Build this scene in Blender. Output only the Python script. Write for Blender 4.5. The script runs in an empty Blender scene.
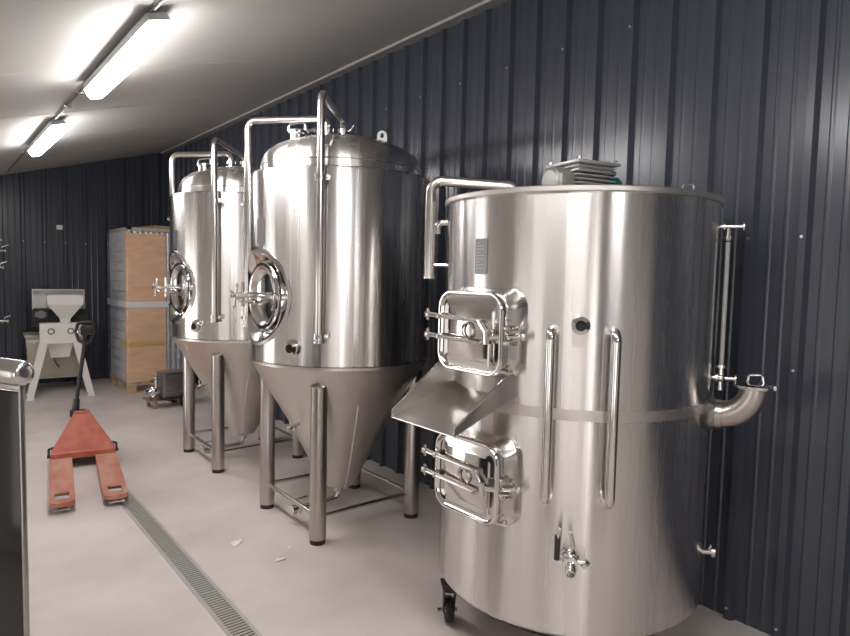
import bpy, bmesh, math, random
from mathutils import Vector, Matrix
PI=math.pi; R=math.radians
random.seed(4)
C=bpy.context.scene.collection
sc=bpy.context.scene

# ------------------------------------------------------------------ materials
def mat(name, col, rough=.5, metal=0., **k):
    m=bpy.data.materials.new(name); m.use_nodes=True
    b=m.node_tree.nodes['Principled BSDF']
    b.inputs['Base Color'].default_value=(*col,1); b.inputs['Roughness'].default_value=rough
    b.inputs['Metallic'].default_value=metal
    for a,v in k.items(): b.inputs[a].default_value=v
    return m
def nodes(m): return m.node_tree.nodes, m.node_tree.links, m.node_tree.nodes['Principled BSDF']
def noise_rough(m, lo, hi, scale=(6,6,6), bump=0, det=4, coord='Object'):
    n,l,b=nodes(m)
    tc=n.new('ShaderNodeTexCoord'); mp=n.new('ShaderNodeMapping'); mp.inputs['Scale'].default_value=scale
    nz=n.new('ShaderNodeTexNoise'); nz.inputs['Scale'].default_value=1; nz.inputs['Detail'].default_value=det
    l.new(tc.outputs[coord],mp.inputs[0]); l.new(mp.outputs[0],nz.inputs['Vector'])
    mr=n.new('ShaderNodeMapRange'); mr.inputs['From Min'].default_value=.3; mr.inputs['From Max'].default_value=.7
    mr.inputs['To Min'].default_value=lo; mr.inputs['To Max'].default_value=hi
    l.new(nz.outputs['Fac'],mr.inputs['Value']); l.new(mr.outputs[0],b.inputs['Roughness'])
    if bump:
        bp=n.new('ShaderNodeBump'); bp.inputs['Strength'].default_value=bump; bp.inputs['Distance'].default_value=.01
        l.new(nz.outputs['Fac'],bp.inputs['Height']); l.new(bp.outputs[0],b.inputs['Normal'])
    return nz,mp
def noise_color(m, c1, c2, scale=3, det=5, lo=.35, hi=.65, sc3=None):
    n,l,b=nodes(m)
    tc=n.new('ShaderNodeTexCoord'); nz=n.new('ShaderNodeTexNoise'); nz.inputs['Scale'].default_value=scale; nz.inputs['Detail'].default_value=det
    mp=n.new('ShaderNodeMapping'); mp.inputs['Scale'].default_value=sc3 or (1,1,1)
    l.new(tc.outputs['Object'],mp.inputs[0]); l.new(mp.outputs[0],nz.inputs['Vector'])
    cr=n.new('ShaderNodeValToRGB'); cr.color_ramp.elements[0].position=lo; cr.color_ramp.elements[1].position=hi
    cr.color_ramp.elements[0].color=(*c1,1); cr.color_ramp.elements[1].color=(*c2,1)
    l.new(nz.outputs['Fac'],cr.inputs[0]); l.new(cr.outputs[0],b.inputs['Base Color'])
    return nz,cr
def brushed(name, col, rough, aniso, rot=0.25, lo=None):
    """round-brushed stainless: the grain runs round the vertical axis, so highlights stretch up and down"""
    m=mat(name,col,rough,1.0); n,l,b=nodes(m)
    b.inputs['Anisotropic'].default_value=aniso; b.inputs['Anisotropic Rotation'].default_value=rot
    t=n.new('ShaderNodeTangent'); t.direction_type='RADIAL'; t.axis='Z'; l.new(t.outputs[0],b.inputs['Tangent'])
    nz,mp=noise_rough(m, rough*.8, rough*1.25, (16,16,.10), 0, 2)
    bp=n.new('ShaderNodeBump'); bp.inputs['Strength'].default_value=.06; bp.inputs['Distance'].default_value=.0005
    l.new(nz.outputs['Fac'],bp.inputs['Height']); l.new(bp.outputs[0],b.inputs['Normal'])
    return m
STEEL=brushed('brushed_stainless',(.72,.695,.68),.25,.97)
CONE=brushed('satin_stainless',(.66,.62,.58),.40,.4)
POL=mat('polished_stainless',(.74,.72,.70),.10,1.0)
TUBE=mat('stainless_tube',(.70,.68,.66),.2,1.0)
SHEET=mat('scratched_stainless_sheet',(.66,.63,.60),.30,1.0)
LEG=mat('satin_leg_steel',(.50,.47,.44),.28,1.0)
BAND=mat('ground_weld_band',(.66,.63,.60),.42,1.0)
WALL=mat('slate_blue_painted_sheet',(.049,.055,.074),.26); WALL.node_tree.nodes['Principled BSDF'].inputs['Specular IOR Level'].default_value=.6

CEIL=mat('pale_grey_ceiling_panel',(.47,.46,.44),.5); noise_rough(CEIL,.6,.75,(.8,.8,.8),.25,2)
FLOOR=mat('grey_concrete',(.5,.46,.43),.5)
noise_color(FLOOR,(.57,.505,.475),(.73,.665,.63),1.3,10,.3,.62); noise_rough(FLOOR,.35,.6,(5,5,5),.03,6)
WHITEW=mat('pale_wall_sheet',(.85,.83,.81),.5)
WHITEP=mat('added_door_white',(.7,.7,.68),.4)
GLOWDOOR=mat('added_glow_door',(.8,.8,.8),.3); GLOWDOOR.node_tree.nodes['Principled BSDF'].inputs['Emission Color'].default_value=(1,.96,.92,1); GLOWDOOR.node_tree.nodes['Principled BSDF'].inputs['Emission Strength'].default_value=1.4  # glowing sheet added for bright strips on the steel
GLOWWIN=mat('added_glow_window',(.8,.8,.8),.3); GLOWWIN.node_tree.nodes['Principled BSDF'].inputs['Emission Color'].default_value=(1,.97,.93,1); GLOWWIN.node_tree.nodes['Principled BSDF'].inputs['Emission Strength'].default_value=.55  # glow for made-up windows that show in the tank reflections
GLOWWIN_DIM=GLOWWIN.copy(); GLOWWIN_DIM.name='added_glow_window_dim'; GLOWWIN_DIM.node_tree.nodes['Principled BSDF'].inputs['Emission Strength'].default_value=.40  # dimmer copy, added to brighten the left of the fermenters
GLOWWIN_STRONG=GLOWWIN.copy(); GLOWWIN_STRONG.name='added_glow_window_strong'; GLOWWIN_STRONG.node_tree.nodes['Principled BSDF'].inputs['Emission Strength'].default_value=1.3  # stronger copy, added to bring light to the far end
DARK=mat('black_parts_and_bore_shade',(.01,.01,.011),.6)  # black parts, and discs standing in for shade inside bores
BLACK=mat('black_plastic',(.018,.018,.02),.35)
GLOSSBLK=mat('glossy_black_panel',(.012,.012,.013),.12)
RUB=mat('black_rubber',(.02,.019,.018),.7)
RED=mat('worn_red_paint',(.5,.1,.05),.5); noise_color(RED,(.42,.085,.048),(.50,.14,.085),9,6)
REDP=mat('scuffed_red_paint',(.5,.2,.14),.55); noise_color(REDP,(.44,.15,.10),(.56,.30,.22),7,6,sc3=(1,.4,1))
CARD=mat('brown_cardboard',(.52,.30,.16),.75); noise_color(CARD,(.72,.42,.24),(.80,.50,.30),2,4,sc3=(1,1,3))
WOOD=mat('pale_pine',(.55,.38,.2),.7); noise_color(WOOD,(.48,.31,.15),(.62,.45,.26),8,5,sc3=(1,8,8))
CAN=mat('bare_can_aluminium',(.62,.62,.66),.35,.5)
LAYER=mat('grey_layer_sheet',(.30,.30,.33),.6)
STRAP=mat('white_strap_band',(.75,.74,.74),.4)
TAPE=mat('yellowed_tape',(.62,.40,.14),.4)
TEAL=mat('teal_motor_paint',(.02,.17,.15),.4)
CAST=mat('cast_aluminium',(.52,.52,.51),.42,.6)
PLATE=mat('etched_name_plate',(.28,.28,.29),.35,.7)
WHITE=mat('white_plastic',(.75,.75,.74),.4)
PAPER=mat('white_paper',(.85,.83,.80),.8)
MILL=mat('painted_mill_grey',(.74,.72,.68),.4)
BIN=mat('cream_bin_plastic',(.52,.48,.40),.5)
MOTOR=mat('grey_motor_paint_and_fin_shade',(.16,.155,.15),.5)  # also darkens the gear housing as shade between its fins
GRATE=mat('galvanised_grate',(.55,.53,.51),.5,.6)
SLOT=mat('drain_channel_dark',(.07,.062,.058),.7)
CHROME=mat('zinc_screw',(.8,.8,.8),.25,1.0)
LENS=bpy.data.materials.new('lit_diffuser'); LENS.use_nodes=True
_n=LENS.node_tree.nodes; _n['Principled BSDF'].inputs['Emission Color'].default_value=(1,.965,.95,1); _n['Principled BSDF'].inputs['Emission Strength'].default_value=17
_n['Principled BSDF'].inputs['Base Color'].default_value=(.8,.8,.8,1)
HOUS=mat('grey_lamp_housing',(.42,.42,.41),.5)
FILM=bpy.data.materials.new('stretch_film'); FILM.use_nodes=True
n=FILM.node_tree.nodes; l=FILM.node_tree.links; b=n['Principled BSDF']
b.inputs['Base Color'].default_value=(.80,.80,.82,1); b.inputs['Roughness'].default_value=.14
tr=n.new('ShaderNodeBsdfTransparent'); mx=n.new('ShaderNodeMixShader')
tc=n.new('ShaderNodeTexCoord'); mp=n.new('ShaderNodeMapping'); mp.inputs['Scale'].default_value=(3,3,14); nz=n.new('ShaderNodeTexNoise'); nz.inputs['Scale'].default_value=1.4; nz.inputs['Detail'].default_value=6
mr=n.new('ShaderNodeMapRange'); mr.inputs['From Min'].default_value=.35; mr.inputs['From Max'].default_value=.75; mr.inputs['To Min'].default_value=.04; mr.inputs['To Max'].default_value=.22
bp=n.new('ShaderNodeBump'); bp.inputs['Strength'].default_value=.6; bp.inputs['Distance'].default_value=.02
l.new(tc.outputs['Object'],mp.inputs[0]); l.new(mp.outputs[0],nz.inputs['Vector']); l.new(nz.outputs['Fac'],mr.inputs['Value']); l.new(nz.outputs['Fac'],bp.inputs['Height']); l.new(bp.outputs[0],b.inputs['Normal'])
l.new(mr.outputs[0],mx.inputs[0]); l.new(tr.outputs[0],mx.inputs[1]); l.new(b.outputs[0],mx.inputs[2]); l.new(mx.outputs[0],n['Material Output'].inputs['Surface'])

# ------------------------------------------------------------------ mesh building
def frame(d):
    d=Vector(d).normalized(); a=Vector((0,0,1)) if abs(d.z)<.95 else Vector((1,0,0))
    u=a.cross(d).normalized(); return u, d.cross(u).normalized(), d
def fillet(pts, r, n=8):
    pts=[Vector(p) for p in pts]; out=[pts[0]]
    for i in range(1,len(pts)-1):
        a,b,c=pts[i-1],pts[i],pts[i+1]; u=(a-b); v=(c-b); lu,lv=u.length,v.length; u.normalize(); v.normalize()
        ang=u.angle(v)
        if ang>PI-.02: out.append(b); continue
        t=min(r/math.tan(ang/2), lu*.49, lv*.49); rr=t*math.tan(ang/2)
        bis=(u+v).normalized(); cen=b+bis*(rr/math.sin(ang/2)); p0=b+u*t; p1=b+v*t
        a0=(p0-cen); a1=(p1-cen); w=a0.angle(a1); ax=a0.cross(a1).normalized()
        for k in range(n+1): out.append(cen+Matrix.Rotation(w*k/n,3,ax)@a0)
    out.append(pts[-1]); return out
class MB:
    def __init__(s): s.bm=bmesh.new()
    def ring(s,pts): return [s.bm.verts.new(p) for p in pts]
    def bridge(s,a,b,closed=True):
        n=len(a)
        for i in range(n if closed else n-1):
            j=(i+1)%n
            try: s.bm.faces.new((a[i],a[j],b[j],b[i]))
            except ValueError: pass
    def box(s,c,d,rot=None,bev=0):
        b2=bmesh.new(); bmesh.ops.create_cube(b2,size=1)
        for v in b2.verts: v.co=Vector((v.co.x*d[0],v.co.y*d[1],v.co.z*d[2]))
        if bev: bmesh.ops.bevel(b2,geom=b2.edges[:],offset=bev,segments=2,affect='EDGES',profile=.5)
        M=Matrix.Translation(c)@(rot.to_4x4() if rot else Matrix())
        s.merge(b2,M); return s
    def merge(s,b2,M=Matrix()):
        mp={}
        for v in b2.verts: mp[v]=s.bm.verts.new(M@v.co)
        for f in b2.faces:
            try: s.bm.faces.new([mp[v] for v in f.verts])
            except ValueError: pass
        b2.free()
    def tube(s,pts,r,bend=0,seg=16,cap=True,hollow=0,rs=None):
        p=fillet(pts,bend) if bend else [Vector(q) for q in pts]
        t0=(p[1]-p[0]).normalized(); u,v,_=frame(t0); rings=[]
        for i,q in enumerate(p):
            t=((p[min(i+1,len(p)-1)]-p[max(i-1,0)])).normalized()
            ax=t0.cross(t)
            if ax.length>1e-6:
                m=Matrix.Rotation(t0.angle(t),3,ax.normalized()); u=m@u; v=m@v
            t0=t; rr=rs[i] if rs else r
            rings.append(s.ring([q+u*math.cos(2*PI*k/seg)*rr+v*math.sin(2*PI*k/seg)*rr for k in range(seg)]))
        for a,b in zip(rings,rings[1:]): s.bridge(a,b)
        if hollow:
            for idx,sgn in ((0,1),(-1,-1)):
                q=p[idx]; tt=((p[1]-p[0]) if idx==0 else (p[-2]-p[-1])).normalized()
                R0=rings[idx]; i1=s.ring([q+(w.co-q)*hollow for w in R0]); i2=s.ring([w.co+tt*r*1.2 for w in i1])
                if idx==0: s.bridge(i1,R0); s.bridge(i2,i1); s.bm.faces.new(i2)
                else: s.bridge(R0,i1); s.bridge(i1,i2); s.bm.faces.new(i2[::-1])
        elif cap:
            s.bm.faces.new(rings[0][::-1]); s.bm.faces.new(rings[-1])
        return s
    def cyl(s,a,b,r,seg=20,r2=None,hollow=0):
        return s.tube([a,b],r,seg=seg,hollow=hollow,rs=[r,r if r2 is None else r2])
    def lathe(s,prof,o=(0,0,0),d=(0,0,1),seg=48,a0=0,a1=2*PI):
        u,v,w=frame(d); o=Vector(o); full=abs(a1-a0-2*PI)<1e-6; rings=[]; nn=seg if full else seg+1
        for (r,z) in prof:
            if r<1e-6: rings.append([s.bm.verts.new(o+w*z)]*nn)
            else: rings.append(s.ring([o+w*z+u*math.cos(a0+(a1-a0)*k/seg)*r+v*math.sin(a0+(a1-a0)*k/seg)*r for k in range(nn)]))
        for a,b in zip(rings,rings[1:]):
            for i in range(seg):
                j=(i+1)%nn; q=[]
                for x in (a[i],a[j],b[j],b[i]):
                    if x not in q: q.append(x)
                if len(q)>2:
                    try: s.bm.faces.new(q)
                    except ValueError: pass
        return s
    def prism(s,poly,vec):
        """closed polygon (3-D points) swept along vec"""
        a=s.ring([Vector(p) for p in poly]); b=s.ring([Vector(p)+Vector(vec) for p in poly])
        s.bridge(a,b); s.bm.faces.new(a[::-1]); s.bm.faces.new(b); return s
    def torus(s,c,d,R_,r,seg=32,sg=10,sx=1,sy=1):
        u,v,w=frame(d); c=Vector(c); rings=[]
        for k in range(seg):
            a=2*PI*k/seg; e=u*math.cos(a)*sx+v*math.sin(a)*sy; q=c+e*R_; e=e.normalized()
            rings.append(s.ring([q+e*math.cos(2*PI*j/sg)*r+w*math.sin(2*PI*j/sg)*r for j in range(sg)]))
        for i in range(seg): s.bridge(rings[i],rings[(i+1)%seg])
        return s
    def loops(s,ls,cap0=True,cap1=True):
        rs=[s.ring(l) for l in ls]
        for a,b in zip(rs,rs[1:]): s.bridge(a,b)
        if cap0: s.bm.faces.new(rs[0][::-1])
        if cap1: s.bm.faces.new(rs[-1])
        return s
    def sphere(s,c,r,seg=16,sc3=(1,1,1)):
        b2=bmesh.new(); bmesh.ops.create_uvsphere(b2,u_segments=seg,v_segments=seg//2,radius=r)
        s.merge(b2,Matrix.Translation(c)@Matrix.Diagonal((*sc3,1))); return s
    def build(s,name,m,parent=None,loc=(0,0,0),rz=0,smooth=True,ang=35,label=None):
        me=bpy.data.meshes.new(name); bmesh.ops.recalc_face_normals(s.bm,faces=s.bm.faces[:])
        for f in s.bm.faces: f.smooth=smooth
        s.bm.to_mesh(me); s.bm.free()
        if smooth: me.set_sharp_from_angle(angle=R(ang))
        for q in (m if isinstance(m,(list,tuple)) else [m]): me.materials.append(q)
        o=bpy.data.objects.new(name,me); C.objects.link(o); o.parent=parent; o.location=loc; o.rotation_euler.z=rz
        if label: o['label']=label
        return o
def tag(o,label,cat,group=None):
    o['label']=label; o['category']=cat
    if group: o['group']=group
    return o
def thing(name,label,cat,loc=(0,0,0),rz=0,group=None):
    o=bpy.data.objects.new(name,None); C.objects.link(o); o.location=loc; o.rotation_euler=(0,0,rz); o.empty_display_size=.1
    return tag(o,label,cat,group)
def struct(o): o['kind']='structure'; return o
def copy_tree(o,parent=None):
    c=o.copy(); C.objects.link(c); c.parent=parent
    for ch in list(o.children): copy_tree(ch,c)
    return c
def pol(phi,r,z): return Vector((math.cos(R(phi))*r, math.sin(R(phi))*r, z))
def rrect(x,cy,cz,w,h,r,n=8):
    """rounded rectangle in the plane x=const"""
    out=[]
    for (sx,sz,a0) in ((1,1,0),(-1,1,90),(-1,-1,180),(1,-1,270)):
        for k in range(n+1):
            a=R(a0+90*k/n); out.append((x,cy+sx*(w/2-r)+math.cos(a)*r,cz+sz*(h/2-r)+math.sin(a)*r))
    return out

# ------------------------------------------------------------------ room
XW,YF,XL,YB=3.05,10.18,-2.3,-3.6
SL=.285
def zc(x): return 3.5-SL*(3.05-x)
b=MB(); b.box(((XW+XL)/2,(YF+YB)/2,-.05),(XW-XL+.6,YF-YB+.6,.1))
struct(b.build('floor',FLOOR,smooth=False))
def rib_profile(start,end,ph,pitch):
    """trapezoid ribs (crown at ph+k*pitch) with two fine stiffening beads in every pan: list of (along, out)"""
    out=[(start,0)]; k=math.ceil((start-ph)/pitch+.2)
    while ph+k*pitch<end-.04:
        c=ph+k*pitch
        out+=[(c-.030,0),(c-.016,.033),(c+.016,.033),(c+.030,0)]
        for q in (.35,.65):
            t=c+pitch*q
            if t<end-.02: out+=[(t-.011,0),(t-.004,.0045),(t+.004,.0045),(t+.011,0)]
        k+=1
    out.append((end,0)); return out
def ribbed(name,prof,place,zf):
    b=MB(); bot=[];top=[];
    for a,o in prof:
        x,y=place(a,o); bot.append(b.bm.verts.new((x,y,0))); top.append(b.bm.verts.new((x,y,zf(x,y))))
    b.bridge(bot,top,False)
    bb=[];tt=[]
    for a in (prof[0][0],prof[-1][0]):
        x,y=place(a,-.06); bb.append(b.bm.verts.new((x,y,0))); tt.append(b.bm.verts.new((x,y,zf(x,y))))
    b.bm.faces.new((bb[0],bb[1],tt[1],tt[0])); b.bm.faces.new((bot[0],bb[0],tt[0],top[0])); b.bm.faces.new((bb[1],bot[-1],top[-1],tt[1]))
    return struct(b.build(name,WALL,smooth=False))
wr=ribbed('wall_right',rib_profile(YB,YF,1.561,.2285),lambda a,o:(XW-o,a),lambda x,y:3.56)
wf=ribbed('wall_far',rib_profile(XL,XW,1.071,.254),lambda a,o:(a,YF-o),lambda x,y:zc(x)+.03)
wb=ribbed('wall_back',rib_profile(XL,XW,1.071,.254),lambda a,o:(a,YB+o),lambda x,y:zc(x)+.03)
wl=ribbed('wall_left',rib_profile(YB,YF,0,.25),lambda a,o:(XL+o,a),lambda x,y:zc(x)+.03); wl.data.materials[0]=WHITEW
def flat_door(name,x0,x1,z1,m,mf):
    b=MB(); b.box(((x0+x1)/2,YB+.05,z1/2),(x1-x0,.04,z1)); o=struct(b.build(name,m,smooth=False))
    b=MB()
    for q in (x0-.03,x1+.03): b.box((q,YB+.05,z1/2),(.06,.08,z1+.06))
    b.box(((x0+x1)/2,YB+.05,z1+.03),(x1-x0,.08,.06)); b.box(((x0+x1)/2,YB+.075,1.0),(x1-x0,.02,.05)); b.build('added_door_frame',mf,o,smooth=False)
flat_door('added_white_door',.35,2.9,2.2,WHITEP,WHITEP)  # plain white door added out of view as a reflector for the tanks
flat_door('added_lit_door',-2.15,-1.45,1.95,GLOWDOOR,WHITEP)  # glowing door added out of view to streak the steel
for nm,yc,m_ in (('added_window_1',-1.9,GLOWWIN),('added_window_2',1.6,GLOWWIN_DIM),('added_window_3',6.6,GLOWWIN_STRONG)):  # glowing windows added on the unseen left wall to brighten the steel
    b=MB(); b.box((XL+.05,yc,1.05),(.03,2.0,1.5)); wn=struct(b.build(nm,m_,smooth=False))
    b=MB()
    for q in (-1.03,0,1.03): b.box((XL+.055,yc+q,1.05),(.06,.06,1.6))
    for q in (.27,1.83): b.box((XL+.055,yc,q),(.06,2.12,.06))
    b.build('added_window_frame',WHITEP,wn,smooth=False)
# ceiling: sloped panels with joints
b=MB(); y=YB
ys=[YB,-2.5,-.8,.9,2.6,4.33,5.75,7.2,8.7,YF]
for y0,y1 in zip(ys,ys[1:]):
    pr=[(XL,y0+.004,zc(XL)),(XL,y0+.016,zc(XL)-.006),(XL,y1-.016,zc(XL)-.006),(XL,y1-.004,zc(XL)),(XL,y1-.004,zc(XL)+.08),(XL,y0+.004,zc(XL)+.08)]
    b.prism(pr,(XW+.1-XL,0,SL*(XW+.1-XL)))
b.prism([(XL,YB,zc(XL)+.02),(XL,YF,zc(XL)+.02),(XL,YF,zc(XL)+.1),(XL,YB,zc(XL)+.1)],(XW+.1-XL,0,SL*(XW+.1-XL)))
struct(b.build('ceiling',CEIL,smooth=False))
b=MB(); x0,x1=2.90,XW
b.prism([(x0,YB,zc(x0)-.006),(x1,YB,zc(x1)-.006),(x1,YB,zc(x1)-.03),(x0,YB,zc(x0)-.026)],(0,YF-YB,0))
struct(b.build('trim_1',mat('pale_trim',(.36,.35,.34),.6),smooth=False))
# screws on the cladding
sm=None
def screw(parent,p,d):
    global sm
    if sm is None:
        b=MB(); b.lathe([(0,.009),(.007,.008),(.009,.003),(.009,0),(.015,-.0005),(.015,-.003)],seg=10); o=b.build('screw',CHROME,parent); sm=o.data
    else:
        o=bpy.data.objects.new('screw',sm); C.objects.link(o); o.parent=parent
    o.location=p; o.rotation_euler=Vector(d).to_track_quat('Z','Y').to_euler(); return o
for k in range(-1,7): screw(wr,(XW-.033,1.561+.457*k,3.02),(-1,0,0))
for y in (1.104,1.3325,1.79,2.2465,2.70): screw(wr,(XW-.033,y,1.857),(-1,0,0))
for y in (1.104,.6475): screw(wr,(XW-.033,y,1.261),(-1,0,0))
for y in (1.104,1.3325,.8755): screw(wr,(XW-.033,y,.06),(-1,0,0))
for k in range(-1,4): screw(wf,(1.071+.254*k,YF-.033,1.995),(0,-1,0))

# ------------------------------------------------------------------ fermenter
up_=Vector((0,0,1))
def carve(o,a,bb,r):
    """cut a round opening into a part and keep only the finished mesh"""
    k=MB(); k.cyl(a,bb,r,64); cu=k.build('cutter',DARK)
    bmesh_fix=bmesh.new(); bmesh_fix.from_mesh(o.data); bmesh.ops.remove_doubles(bmesh_fix,verts=bmesh_fix.verts[:],dist=1e-5); bmesh.ops.recalc_face_normals(bmesh_fix,faces=bmesh_fix.faces[:]); bmesh_fix.to_mesh(o.data); bmesh_fix.free()
    md=o.modifiers.new('opening','BOOLEAN'); md.operation='DIFFERENCE'; md.solver='EXACT'; md.object=cu
    dg=bpy.context.evaluated_depsgraph_get(); dg.update(); me=bpy.data.meshes.new_from_object(o.evaluated_get(dg))
    o.modifiers.clear(); old=o.data; o.data=me; me.name='shell'; me.set_sharp_from_angle(angle=R(35)); bpy.data.objects.remove(cu)
def fermenter(label):
    t=thing('fermenter',label,'fermenter tank',group=None)
    RS=.60
    b=MB(); b.lathe([(0,1.093),(RS-.01,1.093),(RS,1.10),(RS,2.250),(RS-.004,2.264),(RS-.014,2.272),(.535,2.276),(0,2.276)],seg=128); sh=b.build('shell',STEEL,t)
    carve(sh,(-.9,0,1.5),(-.42,0,1.5),.296)
    b=MB(); b.lathe([(.53,2.20),(.531,2.30),(.530,2.335),(.525,2.365),(.512,2.395),(.488,2.425),(.445,2.455),(.38,2.485),(.28,2.515),(.16,2.538),(0,2.548)],seg=128); b.build('dome',STEEL,t)
    b=MB(); b.torus((0,0,2.325),(0,0,1),.530,.004,seg=96,sg=8); b.build('weld_seam',TUBE,t)
    b=MB(); b.lathe([(RS-.006,1.093),(RS-.006,1.075),(RS-.02,1.058),(.36,.690),(.115,.225),(.104,.205),(.085,.195),(.03,.188),(.03,.15)],seg=128); b.build('cone',CONE,t)
    for (x,y) in ((-1,-1),(-1,1),(1,1),(1,-1)):
        X,Y=x*.36,y*.36
        b=MB(); d=Vector((-x,-y,0)).normalized()
        # leg tube with its top cut on the slant of the cone
        seg=24; rb=[];rt=[]
        for k in range(seg):
            a=2*PI*k/seg; q=Vector((math.cos(a)*.051,math.sin(a)*.051,0)); rb.append((X+q.x,Y+q.y,.03)); rt.append((X+q.x,Y+q.y,.985+q.dot(d)*.4-.0*(q.length)))
        tip=[((X+(p[0]-X)*.7)+d.x*.012,(Y+(p[1]-Y)*.7)+d.y*.012,p[2]+.028) for p in rt]
        b.loops([rb,rt,tip]); lg=b.build('leg',LEG,t)
        b=MB(); b.cyl((X,Y,0),(X,Y,.032),.047); b.build('foot_pad',RUB,lg)
    for i,(p,q) in enumerate((((-1,-1),(-1,1)),((-1,1),(1,1)),((1,1),(1,-1)),((1,-1),(-1,-1)))):
        b=MB(); b.cyl((p[0]*.36,p[1]*.36,.165),(q[0]*.36,q[1]*.36,.165),.014,seg=12); b.build('brace',TUBE,t)
    # side manway, facing the room
    zc_=1.50
    b=MB(); w=(-1,0,0)
    ls=[]
    for rho,mode,off in ((.304,0,-.012),(.304,0,.006),(.286,0,.009),(.274,0,.002),(.228,1,.546),(.222,1,.538),(.222,1,.50)):
        l_=[]
        for k in range(72):
            a=2*PI*k/72; yy=rho*math.cos(a); zz=1.5+rho*math.sin(a)
            l_.append((-(math.sqrt(RS*RS-yy*yy)+off) if mode==0 else -off,yy,zz))
        ls.append(l_)
    b.loops(ls,False,False); b.lathe([(0,.505),(.222,.505)],(0,0,zc_),w,64); mw=b.build('manway_collar',POL,t)
    b=MB(); b.lathe([(0,.520),(.07,.523),(.13,.531),(.165,.543),(.178,.560),(.186,.566),(.205,.567),(.210,.560),(.210,.545),(.20,.51)],(0,0,zc_),w,64); dr=b.build('manway_door',POL,t)
    b=MB(); b.box((-.580,0,zc_),(.014,.43,.026),bev=.004); b.box((-.572,.21,zc_),(.045,.025,.04),bev=.005); b.box((-.572,-.21,zc_),(.045,.025,.04),bev=.005); b.build('clamp_bar',TUBE,dr)
    b=MB(); b.cyl((-.56,0,zc_),(-.76,0,zc_),.011,12); b.cyl((-.70,0,zc_),(-.725,0,zc_),.024,12)
    for a in (20,110): 
        c,s_=math.cos(R(a))*.07,math.sin(R(a))*.07
        b.cyl((-.735,c,zc_+s_),(-.735,-c,zc_-s_),.007,8); b.sphere((-.735,c,zc_+s_),.011,8); b.sphere((-.735,-c,zc_-s_),.011,8)
    b.build('spindle_handle',TUBE,dr)
    b=MB(); b.cyl((-.59,.235,zc_-.08),(-.59,.235,zc_+.08),.011,10); b.tube([(-.59,.235,zc_-.05),(-.60,.2,zc_-.05),(-.57,.12,zc_-.03)],.009,seg=8); b.build('hinge',TUBE,dr)
    # arms: spray pipe on the near side and blow off pipe on the far side of the manway
    def arm(name,phi,rad,z0,z1,r_end,zend_h,zdome,phie,rp,zs):
        b=MB(); e=pol(phie,r_end,0)
        pts=[pol(phi,rad,z0),pol(phi,rad,z1),(e.x,e.y,zend_h),(e.x,e.y,zdome)]
        b.tube(pts,rp,bend=.055,seg=16,hollow=.8)
        b.cyl(pol(phi,rad,z0),pol(phi,rad,z0+.012),rp*1.5); b.cyl((e.x,e.y,zdome+.035),(e.x,e.y,zdome+.06),rp*1.7); b.cyl((e.x,e.y,zdome-.03),(e.x,e.y,zdome+.012),rp*2.0)
        p=b.build(name,TUBE,t)
        for z in zs:
            b=MB(); b.cyl(pol(phi,RS-.01,z),pol(phi,rad+.045,z),.011,8); b.lathe([(rp+.001,-.018),(rp+.010,-.018),(rp+.010,.018),(rp+.001,.018)],pol(phi,rad,z),seg=16); w2=Vector((.78,-.63,0)); b.box(pol(phi,rad,z)+w2*.03,(.05,.016,.03),rot=Matrix.Rotation(R(-39),3,'Z'),bev=.003); b.build('pipe_clip',TUBE,p)
        return p,e
    p,e=arm('blow_off_pipe',135,.655,1.27,2.665,.10,2.665,2.54,157,.0235,(1.33,2.10))
    p,e=arm('spray_pipe',228,.648,1.245,2.665,.02,2.65,2.548,45,.0225,(1.285,2.19))
    b=MB(); b.box((e.x+.05,e.y,2.60),(.07,.012,.014)); b.tube([(e.x,e.y,2.6),(e.x+.02,e.y-.05,2.60),(e.x+.03,e.y-.08,2.63)],.006,seg=8); b.build('wing_clamp',TUBE,p)
    # top hatch, lifting lug, ports
    h=Vector((-.352,-.045,2.485)); hu=Vector((.78,-.63,0))
    b=MB(); b.lathe([(.0,.052),(.058,.05),(.064,.042),(.064,.028),(.05,.02),(.05,-.03)],h,seg=32); ht=b.build('top_hatch',POL,t)
    b=MB(); b.tube([h-hu*.06+up_*.045,h-hu*.055+up_*.085,h+hu*.045+up_*.10,h+hu*.045+up_*.05],.008,bend=.018,seg=10); b.build('handle',TUBE,ht)
    b=MB(); b.cyl(h+hu*.05+up_*.05,h+hu*.10+up_*.055,.009,8); b.sphere(h+hu*.10+up_*.055,.014,8); b.build('wing_nut',TUBE,ht)
    lg=Vector((.088,-.33,2.475)); b=MB(); u=Vector((.78,-.63,0)); 
    seg=20; ot=[];inn=[]
    for k in range(seg+1):
        a=PI*k/seg; ot.append(lg+u*math.cos(a)*.03+Vector((0,0,.052+math.sin(a)*.03)))
    ot=[lg+u*.034+Vector((0,0,-.02))]+ot+[lg-u*.034+Vector((0,0,-.02))]
    hole=[lg+u*math.cos(2*PI*k/22)*.012+Vector((0,0,.052+math.sin(2*PI*k/22)*.018)) for k in range(22)]
    n_=Vector((.63,.78,0))*.006
    # plate with an eye: bridge outline to hole
    m_=len(ot); hl=[lg+u*math.cos(-PI/2+.35+2*PI*k/m_ if False else R(-60)+R(300)*k/(m_-1))*.012+Vector((0,0,.052+math.sin(R(-60)+R(300)*k/(m_-1))*.018)) for k in range(m_)]
    A=b.ring([p-n_ for p in ot]);B=b.ring([p-n_ for p in hl]);A2=b.ring([p+n_ for p in ot]);B2=b.ring([p+n_ for p in hl])
    b.bridge(A,B);b.bridge(A2,B2);b.bridge(A,A2);b.bridge(B,B2); b.build('lifting_lug',WHITE,t,smooth=False,label='pale lifting lug with an eye')
    d=pol(211.5,1,0); o=Vector((0,0,1.204))
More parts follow.
